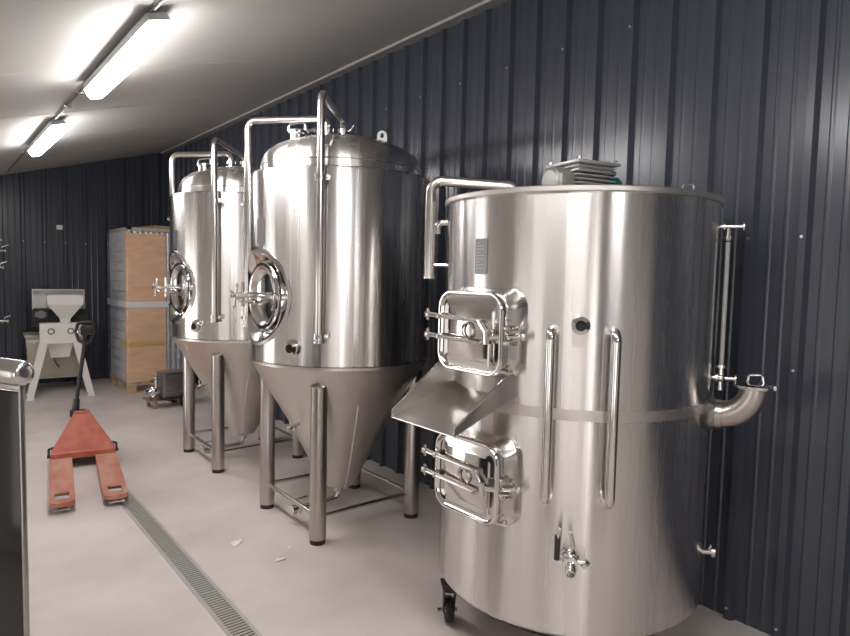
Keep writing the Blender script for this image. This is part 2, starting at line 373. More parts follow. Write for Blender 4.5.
    b=MB(); b.lathe([(.058,.57),(.052,.606),(.034,.612),(.032,.622),(.044,.626),(.044,.638),(.026,.642),(.023,.60)],o,d,28); b.lathe([(0,.62),(.0235,.62)],o,d,24); tp_=b.build('thermometer_port',POL,t)
    b=MB(); b.lathe([(0,.626),(.0235,.626)],o,d,20); b.build('bore_shade',DARK,tp_)  # flat black disc painted in for the shade of the hole
    d=pol(196,1,0); 
    b=MB(); q=d*.375+Vector((0,0,.69)); b.cyl(q,q+d*.05-Vector((0,0,.01)),.013,12); b.cyl(q+d*.04-Vector((0,0,.01)),q+d*.055-Vector((0,0,.013)),.024,12); b.cyl(q+d*.05-Vector((0,0,.01)),q+d*.09-Vector((0,0,.02)),.016,12,hollow=.7); b.tube([q+d*.07,q+d*.075+Vector((.0,0,.045))],.006,seg=8); b.build('sample_valve',POL,t)
    # outlet pipe under the cone
    b=MB(); b.tube([(0,0,.19),(0,0,.10),(-.30,-.02,.10)],.018,bend=.05,seg=14); b.cyl((0,0,.165),(0,0,.185),.034); b.build('outlet_pipe',TUBE,t)
    b=MB(); b.cyl((-.30,-.02,.10),(-.37,-.025,.10),.03,16); b.cyl((-.31,-.02,.10),(-.32,-.02,.10),.04,16); b.cyl((-.36,-.025,.10),(-.37,-.025,.10),.04,16); b.cyl((-.335,-.02,.1),(-.335,-.02,.16),.01,8); b.box((-.30,-.02,.165),(.11,.018,.008)); b.build('outlet_valve',POL,t)
    b=MB(); p=[pol(180,.06,0) for _ in range(1)]
    b.tube([(-.05,-.38,1.04),(-.13,-.43,.80),(-.17,-.42,.5),(-.12,-.30,.32),(-.05,-.16,.22)],.0035,bend=.12,seg=6); b.build('drain_hose',mat('clear_hose',(.7,.68,.66),.3),t)
    # data plate beside the arm pipe
    dd=pol(191,1,0)
    b=MB(); 
    A=[pol(181,RS+.004,1.82),pol(189,RS+.004,1.82),pol(189,RS+.004,1.97),pol(181,RS+.004,1.97)]; b.prism(A,pol(185,-.006,0)); b.build('name_plate',PLATE,t,smooth=False)
    return t
f1=fermenter('large stainless fermenter in front, its cone on four legs, nearest the grated drain')
f1.location=(2.195,3.63,0)
f2=copy_tree(f1); f2.location=(2.20,5.30,0)
f2['label']='farther stainless fermenter, partly hidden behind the nearer one, beside the wrapped pallet'
f1['group']=f2['group']='conical fermenters along the ribbed wall'

# ------------------------------------------------------------------ big mash tank on casters
T=thing('mash_tank','big upright stainless mash tank on casters with two clamped doors and a chute','brewing tank',(2.393,1.841,0))
RB=.61; ZT=2.0; ZB=.245
b=MB(); b.lathe([(0,ZB-.045),(.45,ZB-.035),(.575,ZB-.018),(.60,ZB-.003),(RB,ZB+.01),(RB,ZT-.015)],seg=160); b.build('shell',STEEL,T)
b=MB(); b.lathe([(RB-.02,ZT-.024),(RB+.008,ZT-.024),(RB+.012,ZT-.020),(RB+.012,ZT-.004),(RB+.008,ZT),(0,ZT+.012)],seg=160); b.build('lid',BAND,T)
b=MB(); b.lathe([(RB+.0012,1.106),(RB+.0012,1.15)],seg=160); b.build('weld_band',BAND,T,label='paler brushed band round the middle')
b=MB(); b.lathe([(.50,ZB-.03),(.50,ZB-.075),(.46,ZB-.075),(.46,ZB-.03)],seg=48); b.build('under_ring',RUB,T)
shift=[]
NECK=mat('satin_neck_steel',(.70,.67,.64),.24,1.0)
def door(zm,name):
    cx,W,Hh=-.685,.378,.335
    # neck let into the shell
    b=MB(); b.loops([rrect(-.52,0,zm,W+.03,Hh+.03,.08),rrect(-.60,0,zm,W+.03,Hh+.03,.08),rrect(-.625,0,zm,W+.0,Hh+.0,.075),rrect(-.655,0,zm,W-.02,Hh-.02,.07)],False,False); nk=b.build('door_neck',NECK,T); shift.append(nk)
    b=MB()
    b.loops([rrect(cx+.030,0,zm,W-.01,Hh-.01,.070),rrect(cx+.010,0,zm,W,Hh,.075),rrect(cx-.004,0,zm,W-.003,Hh-.003,.074),rrect(cx-.012,0,zm,W-.014,Hh-.014,.07),rrect(cx-.012,0,zm,W-.026,Hh-.026,.064),rrect(cx-.002,0,zm,W-.036,Hh-.036,.06),
             rrect(cx+.002,0,zm,W-.045,Hh-.045,.056),rrect(cx-.001,0,zm,W-.11,Hh-.11,.03),rrect(cx-.004,0,zm,W-.12,Hh-.12,.026)],True,True)
    d=b.build(name,POL,T); shift.append(d)
    b=MB(); b.torus((cx-.012,0,zm+.005),(1,0,0),.032,.005,24,8); b.build('boss_ring',POL,d)
    for s in (1,-1):
        z=zm+s*.043+.004
        b=MB(); b.cyl((cx-.024,.238,z+.006),(cx-.024,-.09,z),.0052,10); b.cyl((cx-.024,.238,z+.018),(cx-.024,-.09,z+.004),.0045,8)
        b.box((cx-.022,.242,z+.01),(.02,.03,.024),bev=.004); b.cyl((cx-.022,.242,z-.014),(cx-.022,.242,z+.036),.006,8); b.box((cx-.022,.17,z+.006),(.02,.02,.02),bev=.004)
        b.build('clamp_bar',TUBE,d)
    b=MB(); b.tube([(cx-.026,-.07,zm+.05),(cx-.034,-.13,zm-.008)],.008,seg=10); b.tube([(cx-.026,-.07,zm-.045),(cx-.034,-.13,zm-.012)],.007,seg=10)
    b.cyl((cx-.034,-.125,zm-.01),(cx+.07,-.225,zm-.005),.010,10); b.sphere((cx+.07,-.225,zm-.005),.016,10); b.cyl((cx-.04,-.135,zm+.02),(cx-.04,-.135,zm-.035),.011,10); b.build('locking_lever',TUBE,d)
    for zz in (-.03,.03):
        b=MB(); b.box((cx+.03,-.20,zm+zz),(.05,.03,.018),bev=.004); b.build('latch_bracket',TUBE,d)
    b=MB(); b.cyl((cx+.04,-.19,zm-.15),(cx+.0,-.165,zm-.135),.008,8); b.sphere((cx+.035,-.195,zm-.14),.014,8); b.build('hinge_bolt',TUBE,d)
    b=MB(); b.cyl((cx-.018,-.13,zm-.035),(cx-.018,-.13,zm-.125),.006,8); b.build('drop_rod',TUBE,d)
    return d
door(1.426,'upper_door'); door(.830,'lower_door')
for o in shift: o.location.y=-.016
# chute under the upper door
b=MB(); yl,yr=.19,-.19; tf=.003
def sheet(pts,n):
    n=Vector(n).normalized()*tf; b.prism([Vector(p) for p in pts],n)
sheet([(-.913,yl,1.068),(-.913,yr,1.068),(-.57,yr,1.19),(-.57,yl,1.19)],(.3,0,-1))
sheet([(-.913,yl,1.068),(-.57,yl,1.19),(-.57,yl,1.31),(-.66,yl,1.285),(-.913,yl,1.098)],(0,1,0))
sheet([(-.913,yr,1.068),(-.57,yr,1.19),(-.57,yr,1.31),(-.60,yr,1.30),(-.913,yr,1.098)],(0,-1,0))
ch=b.build('grain_chute',SHEET,T,smooth=False)
b=MB(); b.tube([(-.66,yl+.0015,1.285),(-.913,yl+.0015,1.098),(-.913,yl+.0015,1.066),(-.913,yr-.0015,1.066),(-.913,yr-.0015,1.098),(-.60,yr-.0015,1.30)],.0028,seg=8); b.build('folded_edge',POL,ch)
# long grab handles
for phi in (210.8,231):
    b=MB(); so=.066
    b.tube([pol(phi,RB-.01,1.455),pol(phi,RB+so,1.455),pol(phi,RB+so,.80),pol(phi,RB-.01,.80)],.0185,bend=.05,seg=16)
    b.build('grab_handle',POL,T)
# port, drain valve, plate
d=pol(220,1,0)
b=MB(); b.lathe([(.036,.60),(.030,.622),(.024,.628),(.024,.648),(.030,.652),(.034,.654),(.034,.664),(.020,.667),(.018,.63)],(0,0,1.476),d,28); b.lathe([(0,.632),(.019,.632)],(0,0,1.476),d,20); pt=b.build('sensor_port',POL,T)
b=MB(); b.lathe([(0,.658),(.0185,.658)],(0,0,1.476),d,20); b.build('bore_shade',DARK,pt)  # black disc near the mouth stands in for shade in the port
d=pol(219.5,1,0); s_=Vector((-d.y,d.x,0)); o=d*RB+Vector((0,0,.58)); up=Vector((0,0,1))
b=MB(); b.cyl(o-d*.02,o+d*.05,.022,18); b.cyl(o+d*.02,o+d*.032,.036,18); b.sphere(o+d*.055,.03,16); b.tube([o+d*.05,o+d*.10,o+d*.135-up*.015],.02,bend=.03,seg=16,hollow=.75); b.cyl(o+d*.085,o+d*.10,.03,18); b.cyl(o+d*.055-s_*.0,o+d*.055+s_*.055,.011,12); b.cyl(o+d*.055+s_*.05,o+d*.055+s_*.062-up*.01,.018,12)
dv=b.build('drain_valve',POL,T)
b=MB(); b.tube([o+d*.055-s_*.02+up*.005,o+d*.06-s_*.055+up*.01,o+d*.075-s_*.045+up*.13],.008,bend=.02,seg=10); b.build('lever',TUBE,dv)
b=MB(); b.box(Vector(o+d*.07-s_*.05+up*.055),(.016,.022,.10),rot=Matrix.Rotation(R(39),3,'Z'),bev=.005); b.build('grip',BLACK,dv,label='black lever grip')
b=MB(); b.tube([o+d*.055+up*.02,o+d*.065+s_*.01+up*.06,o+d*.075-s_*.005+up*.12],.008,bend=.03,seg=10); b.build('vent_tube',POL,dv)
b=MB(); b.prism([pol(a,RB+.001,z) for a,z in ((176.2,1.66),(182.5,1.66),(182.5,1.805),(176.2,1.805))],pol(179,.004,0)); npl=b.build('name_plate',PLATE,T,smooth=False,label='dark etched name plate')
b=MB()
for k in range(9):
    z=1.79-k*.013; a1=181 if k%3 else 179.4
    p0=pol(177.2,RB+.0056,z); p1=pol(a1,RB+.0056,z); u_=(p1-p0); b.prism([p0,p1,p1+Vector((0,0,-.004)),p0+Vector((0,0,-.004))],pol(179,.0008,0))
b.build('etched_lines',mat('etched_text',(.42,.42,.42),.4,.5),npl,smooth=False)
# vent pipe on the far left side
b=MB(); ph=140.6; q=pol(ph,.69,0)
e=pol(ph,.29,0)
b.tube([(q.x,q.y,1.635),(q.x,q.y,2.095),(e.x,e.y,2.075),(e.x,e.y,2.0)],.024,bend=.055,seg=18,hollow=.85)
b.cyl((q.x,q.y,1.635),(q.x,q.y,1.648),.029); b.cyl(pol(ph,RB-.01,1.70),pol(ph,.69,1.70),.008,10); b.build('vent_pipe',TUBE,T)
b=MB(); b.tube([pol(134,RB-.01,1.905),pol(134,RB+.05,1.905),pol(134,RB+.05,1.85)],.016,bend=.03,seg=12); b.build('stub_elbow',TUBE,T)
# sight tube on the right side
ph=295; d=pol(ph,1,0)
b=MB()
b.cyl(d*(RB-.01)+up*1.885,d*.70+up*1.885,.009,12); b.cyl(d*.695+up*1.885,d*.702+up*1.885,.022,14); b.cyl(d*.642+up*1.885,d*.642+up*1.825,.011,12); b.cyl(d*.642+up*1.845,d*.642+up*1.83,.017,12); b.cyl(d*(RB+.012)+up*1.885,d*(RB+.018)+up*1.885,.018,12)
sg=b.build('sight_tube_fitting',POL,T)
b=MB(); b.cyl(d*.642+up*1.82,d*.642+up*1.26,.0095,14); b.build('sight_tube',mat('milky_tube',(.42,.42,.42),.2),sg)
b=MB(); b.cyl(d*(RB-.01)+up*1.237,d*.70+up*1.237,.010,12); b.cyl(d*.695+up*1.237,d*.702+up*1.237,.024,14); b.cyl(d*.642+up*1.192,d*.642+up*1.295,.012,12); b.cyl(d*.642+up*1.282,d*.642+up*1.295,.024,14); b.cyl(d*.642+up*1.185,d*.642+up*1.20,.015,12); b.sphere(d*.642+up*1.237,.02,12); b.cyl(d*(RB+.012)+up*1.237,d*(RB+.022)+up*1.237,.022,12)
b.build('sight_tube_valve',POL,T)
# large elbow with a hinged lid
ph=287; d=pol(ph,1,0)
b=MB(); b.tube([d*(RB-.03)+up*1.095]+[d*(.645+.135*math.sin(PI/2*k/12))+up*(1.23-.135*math.cos(PI/2*k/12)) for k in range(13)],.055,seg=28); b.lathe([(.11,-.002),(.080,.012),(.066,.026),(.056,.045)],d*(RB-.012)+up*1.095,d,28); b.cyl(d*.642+up*1.095,d*.667+up*1.095,.062,28); el=b.build('large_elbow',LEG,T)
b=MB(); b.lathe([(.050,-.012),(.076,-.008),(.080,-.002),(.080,.005),(.066,.010),(0,.018)],d*.778+up*1.23,up,32); ld=b.build('cap',POL,el)
s2=Vector((-d.y,d.x,0)); h=d*.778+up*1.243
b=MB(); b.tube([h-d*.028,h-d*.024+up*.03,h+d*.024+up*.036,h+d*.03],.0055,bend=.012,seg=10); b.build('handle',TUBE,ld)
b=MB(); b.cyl(h-d*.07-s2*.03-up*.01,h+d*.075-s2*.03-up*.01,.006,8); b.sphere(h+d*.075-s2*.03-up*.01,.012,8); b.build('clamp_screw',TUBE,ld)
# low stub valve on the right
ph=294; d=pol(ph,1,0)
b=MB(); b.cyl(d*(RB-.01)+up*.46,d*.65+up*.47,.011,12); b.cyl(d*.645+up*.47,d*.66+up*.47,.023,14); b.cyl(d*.63+up*.46,d*.642+up*.50,.006,8); b.build('stub_valve',TUBE,T)
# casters
for phi,tw in ((151,57),(240,110),(330,20),(60,-30)):
    c=pol(phi,.565,0); rot=Matrix.Rotation(R(tw),3,'Z'); ax=rot@Vector((0,1,0)); f=rot@Vector((1,0,0))
    b=MB(); b.box(c+up*.200,(.085,.085,.010),rot=rot); b.cyl(c+up*.165,c+up*.20,.028,16); b.cyl(c+up*.20,c+up*.235,.012,10)
    for s in (1,-1):
        p=c+ax*s*.026; b.prism([p+f*-.03+up*.170,p+f*.03+up*.170,p+f*.045+up*.05,p+f*.015+up*.05],ax*.004)
    cs=b.build('caster_fork',mat('dark_caster_steel',(.05,.048,.045),.4,.8),T,smooth=False)
    w=c+f*.028
    b=MB(); b.lathe([(.03,-.019),(.054,-.019),(.060,-.012),(.060,.012),(.054,.019),(.03,.019)],w+up*.060,ax,28); b.build('caster_wheel',RUB,cs)
    b=MB(); b.lathe([(0,-.020),(.014,-.018),(.014,.018),(0,.020)],w+up*.056,ax,20); b.cyl(w+up*.056-ax*.04,w+up*.056+ax*.055,.010,10); b.build('hub',POL,cs)
# lid handle
b=MB(); q=pol(272,.53,ZT+.004); uu=Vector((.78,-.63,0)); b.tube([q-uu*.022,q-uu*.022+up*.036,q+uu*.022+up*.036,q+uu*.022],.006,bend=.014,seg=10); b.build('lid_handle',TUBE,T)
# stirrer drive on the lid
G=thing('stirrer_drive','finned grey gear motor with a teal end standing on the mash tank lid','gear motor',(2.405,1.832,ZT+.018),R(-12))
b=MB(); b.box((0,0,.055),(.17,.15,.11),bev=.006); hs=b.build('gear_housing',MOTOR,G,label='housing core darkened to stand for shade between the fins')  # dark colour of the core is painted shade between the fins
b=MB(); b.box((0,0,.008),(.25,.22,.016),bev=.004); b.build('base_plate',CAST,G)
for k in range(7):
    b=MB(); b.box((.0,0,.026+k*.0185),(.224,.204,.006),bev=.002); b.build('fin',CAST,hs)
b=MB(); b.box((0,0,.156),(.25,.235,.014),bev=.004); b.box((0,0,.168),(.16,.14,.012),bev=.004); b.box((0,0,.14),(.19,.17,.03)); b.build('top_plate',CAST,G)
for x in (-.11,.11):
    for y in (-.1,.1):
        b=MB(); b.cyl((x,y,.16),(x,y,.176),.009,8); b.build('bolt',TUBE,hs)
b=MB(); b.lathe([(0,-.20),(.05,-.195),(.066,-.18),(.066,-.10),(.07,-.098)],(0,0,.07),(1,0,0),28); b.box((-.155,-.075,.07),(.07,.03,.06),bev=.006); b.build('flange_motor',mat('dull_cast_grey',(.30,.31,.29),.45,.5),G)
b=MB(); b.lathe([(.06,.09),(.062,.10),(.062,.17),(.058,.175),(.056,.20),(.04,.21),(0,.212)],(0,-.0,.065),(1,0,0),28); b.box((.15,-.0,.135),(.07,.06,.02),bev=.005); b.build('motor',TEAL,G,label='teal electric motor')

# ------------------------------------------------------------------ ceiling lamps and conduit
def lamp(y0,y1,label):
    L=y1-y0; x=.885; t=thing('ceiling_lamp',label,'ceiling light',(x,(y0+y1)/2,zc(x)-.05),0,'tube lights in a row along the ceiling'); a=math.atan(SL)
    def sec(pts): # cross-section in x/z, tilted with the ceiling
        return [(p[0]*math.cos(a)-p[1]*math.sin(a), p[0]*math.sin(a)+p[1]*math.cos(a)) for p in pts]
    def bar(name,pts,l2,m,par,ends=None):
        b=MB(); s=sec(pts); s2=sec([(p[0]*.8,p[1]*.8) for p in pts])
        b.loops([[(q[0],-l2/2-.0,q[1]) for q in s2],[(q[0],-l2/2+.02,q[1]) for q in s],[(q[0],l2/2-.02,q[1]) for q in s],[(q[0],l2/2,q[1]) for q in s2]]); return b.build(name,m,par)
    bar('housing',[(-.06,-.01),(-.05,.018),(.05,.018),(.06,-.01),(.06,-.022),(-.06,-.022)],L,HOUS,t)
    bar('diffuser',[(-.057,-.023),(.057,-.023),(.050,-.06),(.034,-.082),(-.034,-.082),(-.050,-.06)],L-.02,LENS,t)
    for yy in (-L*.33,L*.33):
        b=MB(); b.box((0,yy,.032),(.05,.03,.035),rot=Matrix.Rotation(-a,3,'Y')); b.build('mounting_clip',TUBE,t)
    return t
lamp(3.13,4.62,'lit tube light nearest the camera on the sloping ceiling')
lamp(5.93,7.40,'smaller looking lit tube light farther along the ceiling, towards the end wall')
lamp(.33,1.80,'added lit tube light carrying the row on overhead, just outside the top of the picture')  # row carried on out of view, added for the bands on the steel
lamp(-2.45,-.98,'added lit tube light out of view behind the viewer, last of the row')  # second unseen lamp, added for the steel reflections
b=MB(); xx=.86
b.cyl((xx,YB+.1,zc(xx)-.024),(xx,YF-.6,zc(xx)-.024),.0085,10); cd=tag(b.build('conduit',mat('grey_conduit',(.12,.12,.12),.5)),'thin grey conduit running along the ceiling joining the tube lights','conduit')
for y in (2.2,2.65,4.9,5.35,7.8):
    b=MB(); b.box((xx,y,zc(xx)-.022),(.05,.022,.026)); b.build('saddle_clip',TUBE,cd)

# ------------------------------------------------------------------ floor drain
DX0,DX1=1.035,1.145; D0,D1=1.2,4.93
dr=thing('floor_drain','long narrow grated drain channel set in the concrete floor','floor drain',((DX0+DX1)/2,(D0+D1)/2,0))
w=DX1-DX0; L=D1-D0
b=MB()
for s in (-1,1): b.box((s*(w/2+.004),0,.0015),(.008,L,.005))
b.box((0,L/2,.0015),(w+.016,.008,.005)); b.box((0,-L/2,.0015),(w+.016,.008,.005)); b.build('channel_frame',GRATE,dr,smooth=False)
b=MB(); b.box((0,0,.0004),(w,L,.0008)); b.build('channel_bed',SLOT,dr,smooth=False)
e=[-L/2+.004,-L/2+.87,-L/2+1.87,-L/2+2.87,L/2-.004]
for y0,y1 in zip(e,e[1:]):
    b=MB(); y0+=.004; y1-=.004; n_=int((y1-y0)/.0235)
    for k in range(n_+1): b.box((0,y0+(y1-y0)*k/n_,.0030),(w-.012,.0125,.003))
    for s in (-1,1): b.box((s*(w/2-.006),(y0+y1)/2,.0034),(.010,y1-y0,.0034))
    b.build('grate',GRATE,dr,smooth=False)

# ------------------------------------------------------------------ pallet truck
ang=math.atan2(5.69-4.615,.985-.83)-PI/2
J=thing('pallet_truck','worn red hand pallet truck with black handle standing by the drain','pallet truck',(.835,4.60,0),ang)
def fork(x):
    b=MB(); w=.0775; pts=[]
    prof=[(0+.0,.55),(.03,.85),(.07,1.0),(1.16,1.0)]
    hole=(-.045,.045,.10,.225)
    # top plate outline with an oblong slot (built from strips)
    z0,z1=.058,.085
    def slab(x0,x1,y0,y1,za=z1-.008,zb=z1): b.box((x+(x0+x1)/2,(y0+y1)/2,(za+zb)/2),(x1-x0,y1-y0,zb-za))
    slab(-w,hole[0],.06,1.18); slab(hole[1],w,.06,1.18); slab(hole[0],hole[1],hole[3],1.18); slab(hole[0],hole[1],.06,hole[2])
    # side flanges and rounded nose
    for s in (-1,1): b.box((x+s*(w-.003),.62,.063),(.006,1.12,.045))
    nose=[]
    for k in range(13):
        a=PI+PI*k/12; nose.append((x+math.cos(a)*w,.06+math.sin(a)*.055,z1-.03))
    b.prism(nose+[],(0,0,.03))
    o=b.build('fork',REDP,J,smooth=False)
    b=MB(); b.box((x,.150,.068),(.084,.075,.012)); b.build('roller_plate',mat('pale_roller',(.5,.5,.5),.4),o,smooth=False)
    b=MB(); b.cyl((x-.03,.10,.035),(x+.03,.10,.035),.034,18); b.build('roller',RUB,o)
    b=MB(); b.cyl((x-.05,.04,.03),(x+.05,.04,.03),.010,10); b.build('entry_roller',TUBE,o)
fork(-.163); fork(.163)
b=MB() # sloping triangular cover
A=[(-.245,1.12,.075),(.245,1.12,.075),(.245,1.15,.125),(-.245,1.15,.125)]
lo=[(-.245,1.12,.05),(.245,1.12,.05),(.245,1.20,.05),(.10,1.47,.05),(-.10,1.47,.05),(-.245,1.20,.05)]
hi=[(-.235,1.13,.12),(.235,1.13,.12),(.235,1.17,.135),(.058,1.42,.40),(-.058,1.42,.40),(-.235,1.17,.135)]
b.loops([lo,hi]); b.box((0,1.435,.36),(.125,.06,.09),bev=.01); b.build('body_cover',RED,J,smooth=False)
b=MB(); b.box((0,1.125,.055),(.17,.02,.04)); b.build('cross_member',DARK,J,smooth=False)
for s in (-1,1):
    b=MB(); b.cyl((s*.235,1.16,.10),(s*.262,1.16,.10),.014,12); b.tube([(s*.25,1.16,.10),(s*.25,1.22,.145),(s*.20,1.26,.15)],.01,seg=8); b.build('lift_rod',DARK,J)
b=MB(); b.cyl((-.05,1.52,.09),(-.012,1.52,.09),.09,24); b.cyl((.012,1.52,.09),(.05,1.52,.09),.09,24); b.build('steer_wheel',RUB,J)
b=MB(); b.cyl((0,1.50,.12),(0,1.50,.40),.038,18); b.box((0,1.50,.30),(.09,.10,.10),bev=.012); pm=b.build('pump_unit',BLACK,J)
hb=Vector((-.055,1.47,.38)); htp=Vector((.035,1.60,.98))
b=MB(); b.tube([hb-Vector((0,0,.04)),hb+(htp-hb)*.20],.03,seg=12,rs=[.034,.026]); b.tube([hb+(htp-hb)*.15,htp],.017,seg=12); 
b.box(hb,(.075,.07,.06),bev=.01)
hd=b.build('handle_tube',BLACK,J)
b=MB(); u_=(htp-hb).normalized(); tp=htp
loop=[tp,tp+Vector((-.045,0,.02)),tp+Vector((-.065,.02,.10)),tp+Vector((-.05,.03,.175)),tp+Vector((.065,.03,.185)),tp+Vector((.078,.02,.10)),tp+Vector((.045,0,.01)),tp+Vector((0,0,-.01))]
b.tube(loop,.015,bend=.03,seg=10); b.box(tp+Vector((.02,.01,.115)),(.10,.04,.085),bev=.012); b.tube([tp,tp+Vector((.01,.015,.14))],.018,seg=10); b.build('handle_loop',BLACK,hd)
b=MB(); b.tube([tp+Vector((-.02,-.02,.06)),tp+Vector((-.055,-.03,.10)),tp+Vector((-.02,-.03,.17))],.008,bend=.02,seg=8); b.build('release_lever',TUBE,hd)

# ------------------------------------------------------------------ wrapped pallet of cans
P=thing('wrapped_pallet','tall film wrapped pallet of cans with a brown cardboard sheet on its front','wrapped pallet',(2.44,9.25,0))
PW,PL=.76,1.0
b=MB()
for k in range(5): b.box((-PW/2+.055+k*(PW-.11)/4,0,.132),(.11,PL,.020))
for yy in (-.45,0,.45): b.box((0,yy,.112),(PW,.10,.02)); 
for yy in (-.45,0,.45): b.box((0,yy,.010),(PW,.10,.02))
for xx_ in (-PW/2+.05,0,PW/2-.05):
    for yy in (-.45,0,.45): b.box((xx_,yy,.061),(.10,.10,.084))
b.build('wooden_pallet',WOOD,P,smooth=False)
b=MB(); b.box((0,0,1.15),(PW-.15,PL-.15,1.98)); b.build('core',LAYER,P,smooth=False)
nl=15; hh=2.0/nl
for k in range(nl):
    z=.145+k*hh; b=MB(); b.box((0,0,z+.003),(PW+.006,PL+.006,.008))
    for i in range(15):
        for (x_,y_) in ((-PW/2+.033,-PL/2+.033+i*(PL-.066)/14),):
            b.cyl((x_,y_,z+.006),(x_,y_,z+hh-.004),.0325,10)
    for i in range(11):
        b.cyl((-PW/2+.033+i*(PW-.066)/10,-PL/2+.033,z+.006),(-PW/2+.033+i*(PW-.066)/10,-PL/2+.033,z+hh-.004),.0325,10)
    b.build('can_layer',CAN,P)
b=MB(); b.box((0,0,2.155),(PW,PL,.018)); 
for s in (-1,1): b.box((s*(PW/2-.03),0,2.175),(.06,PL,.03)); b.box((0,s*(PL/2-.03),2.175),(PW,.06,.03))
b.build('top_frame',mat('pale_top_board',(.50,.47,.42),.6),P,smooth=False)
b=MB(); b.prism([(-PW/2-.012,-PL/2+.07,.145),(-PW/2-.012,-PL/2-.012,.145),(-PW/2+.0,-PL/2-.016,.145),(.10,-PL/2-.016,.145),(.10,-PL/2-.006,.145),(-PW/2+.0,-PL/2-.006,.145),(-PW/2-.002,-PL/2+.07,.145)],(0,0,1.97)); b.build('cardboard_sheet',CARD,P,smooth=False)
b=MB(); g=.022
b.loops([[(-PW/2-g,-PL/2-g,z),(PW/2+g,-PL/2-g,z),(PW/2+g,PL/2+g,z),(-PW/2-g,PL/2+g,z)] for z in (.06,.7,1.3,2.15)],False,False); b.build('stretch_film',FILM,P,smooth=False)
b=MB(); g=.026
def band(g,z0,z1): b.loops([[(-PW/2-g,-PL/2-g,z),(PW/2+g,-PL/2-g,z),(PW/2+g,PL/2+g,z),(-PW/2-g,PL/2+g,z)] for z in (z0,z1)],False,False)
band(g,1.14,1.22); b.build('white_band',STRAP,P,smooth=False)
b=MB(); b.box((-PW/2+.22,-PL/2-.025,.66),(.44,.003,.055)); b.box((-PW/2-.025,-PL/2+.12,.67),(.003,.24,.055)); b.build('packing_tape',TAPE,P,smooth=False)
# wooden frame on top of the stack
F=thing('wooden_top_crate','pale wooden slatted tray lying on top of the wrapped pallet','wooden tray',(2.655,9.33,2.19),R(8))
b=MB()
for yy in (-.25,-.12,.01,.14): b.box((0,yy,.012),(.42,.09,.016))
b.build('slat_deck',WOOD,F,smooth=False)
for (c,d) in (((0,-.31,.03),(.44,.02,.055)),((0,.20,.03),(.44,.02,.055)),((-.22,-.05,.03),(.02,.51,.055)),((.22,-.05,.03),(.02,.51,.055))):
    b=MB(); b.box(c,d); b.build('edge_board',WOOD,F,smooth=False)

# ------------------------------------------------------------------ pump on its small trolley
Q=thing('pump_trolley','small stainless pump with dark motor on a low wheeled trolley','pump',(2.23,7.72,0),R(6))
b=MB(); b.box((0,0,.10),(.44,.26,.025),bev=.004); b.box((-.16,-.1,.05),(.035,.035,.09)); b.box((-.16,.1,.05),(.035,.035,.09)); b.box((.16,0,.075),(.03,.28,.03)); b.build('frame',LEG,Q)
for s in (-1,1):
    b=MB(); b.lathe([(.02,-.015),(.058,-.015),(.062,0),(.058,.015),(.02,.015)],(.17,s*.15,.062),(0,1,0),20); w_=b.build('wheel',RUB,Q)
    b=MB(); b.lathe([(0,-.018),(.022,-.016),(.022,.016),(0,.018)],(.17,s*.15,.062),(0,1,0),14); b.build('hub',TUBE,w_)
b=MB(); b.box((.07,0,.265),(.27,.22,.30),bev=.02); b.box((.07,0,.42),(.29,.24,.012),bev=.004); mt=b.build('motor_cover',mat('pump_cover_grey',(.36,.34,.33),.3,.8),Q)
b=MB()
for k in range(8): b.box((.07,-.115,.17+k*.028),(.22,.008,.010))
b.build('vent_slats',MOTOR,mt)
b=MB(); b.lathe([(0,.09),(.075,.085),(.085,.07),(.085,.03),(.06,0),(.04,-.05)],(-.10,0,.20),(-1,0,0),28); b.cyl((-.07,0,.20),(.0,0,.20),.04); hp=b.build('pump_head',POL,Q)
b=MB(); b.cyl((-.15,0,.20),(-.235,0,.20),.022,16); b.cyl((-.225,0,.20),(-.24,0,.20),.034,16); b.cyl((-.185,0,.20),(-.195,0,.20),.03,16); b.build('inlet_port',POL,hp)
b=MB(); b.tube([(-.13,-.06,.24),(-.13,-.06,.37)],.019,seg=14); b.cyl((-.13,-.06,.37),(-.13,-.06,.385),.032,16); b.cyl((-.13,-.06,.30),(-.13,-.06,.31),.03,16); b.box((-.14,-.06,.345),(.12,.02,.012)); b.build('outlet_port',POL,hp)
b=MB(); b.tube([(-.12,-.14,.13),(-.02,-.17,.10),(.12,-.17,.13),(.24,-.12,.30),(.25,-.05,.52),(.235,0,.80),(.24,0,.92)],.011,bend=.09,seg=10); b.build('hose',RUB,Q,label='black hose looping round the pump')

# ------------------------------------------------------------------ grain mill
M_=thing('grain_mill','pale steel grain mill with a hopper on splayed legs against the end wall','grain mill',(1.335,9.12,0),R(-6))
def frust(b,c,w0,d0,w1,d1,z0,z1,t=.0):
    b.loops([[(c[0]-w/2,c[1]-d/2,z),(c[0]+w/2,c[1]-d/2,z),(c[0]+w/2,c[1]+d/2,z),(c[0]-w/2,c[1]+d/2,z)] for w,d,z in ((w0,d0,z0),(w1,d1,z1))],True,False)
b=MB(); c=(.06,-.05)
b.loops([[(c[0]-w/2,c[1]-d/2,z),(c[0]+w/2,c[1]-d/2,z),(c[0]+w/2,c[1]+d/2,z),(c[0]-w/2,c[1]+d/2,z)] for w,d,z in ((.10,.12,.93),(.12,.14,1.0),(.385,.36,1.18),(.40,.37,1.30),(.385,.355,1.30),(.37,.345,1.18),(.10,.10,1.0))],False,True); b.build('hopper',MILL,M_,smooth=False)
b=MB(); b.box((.0,.16,1.22),(.58,.012,.28)); b.box((.0,.10,1.358),(.58,.13,.010)); b.box((-.285,.10,1.22),(.010,.12,.28)); b.box((.285,.10,1.22),(.010,.12,.28)); b.build('back_guard',MILL,M_,smooth=False)
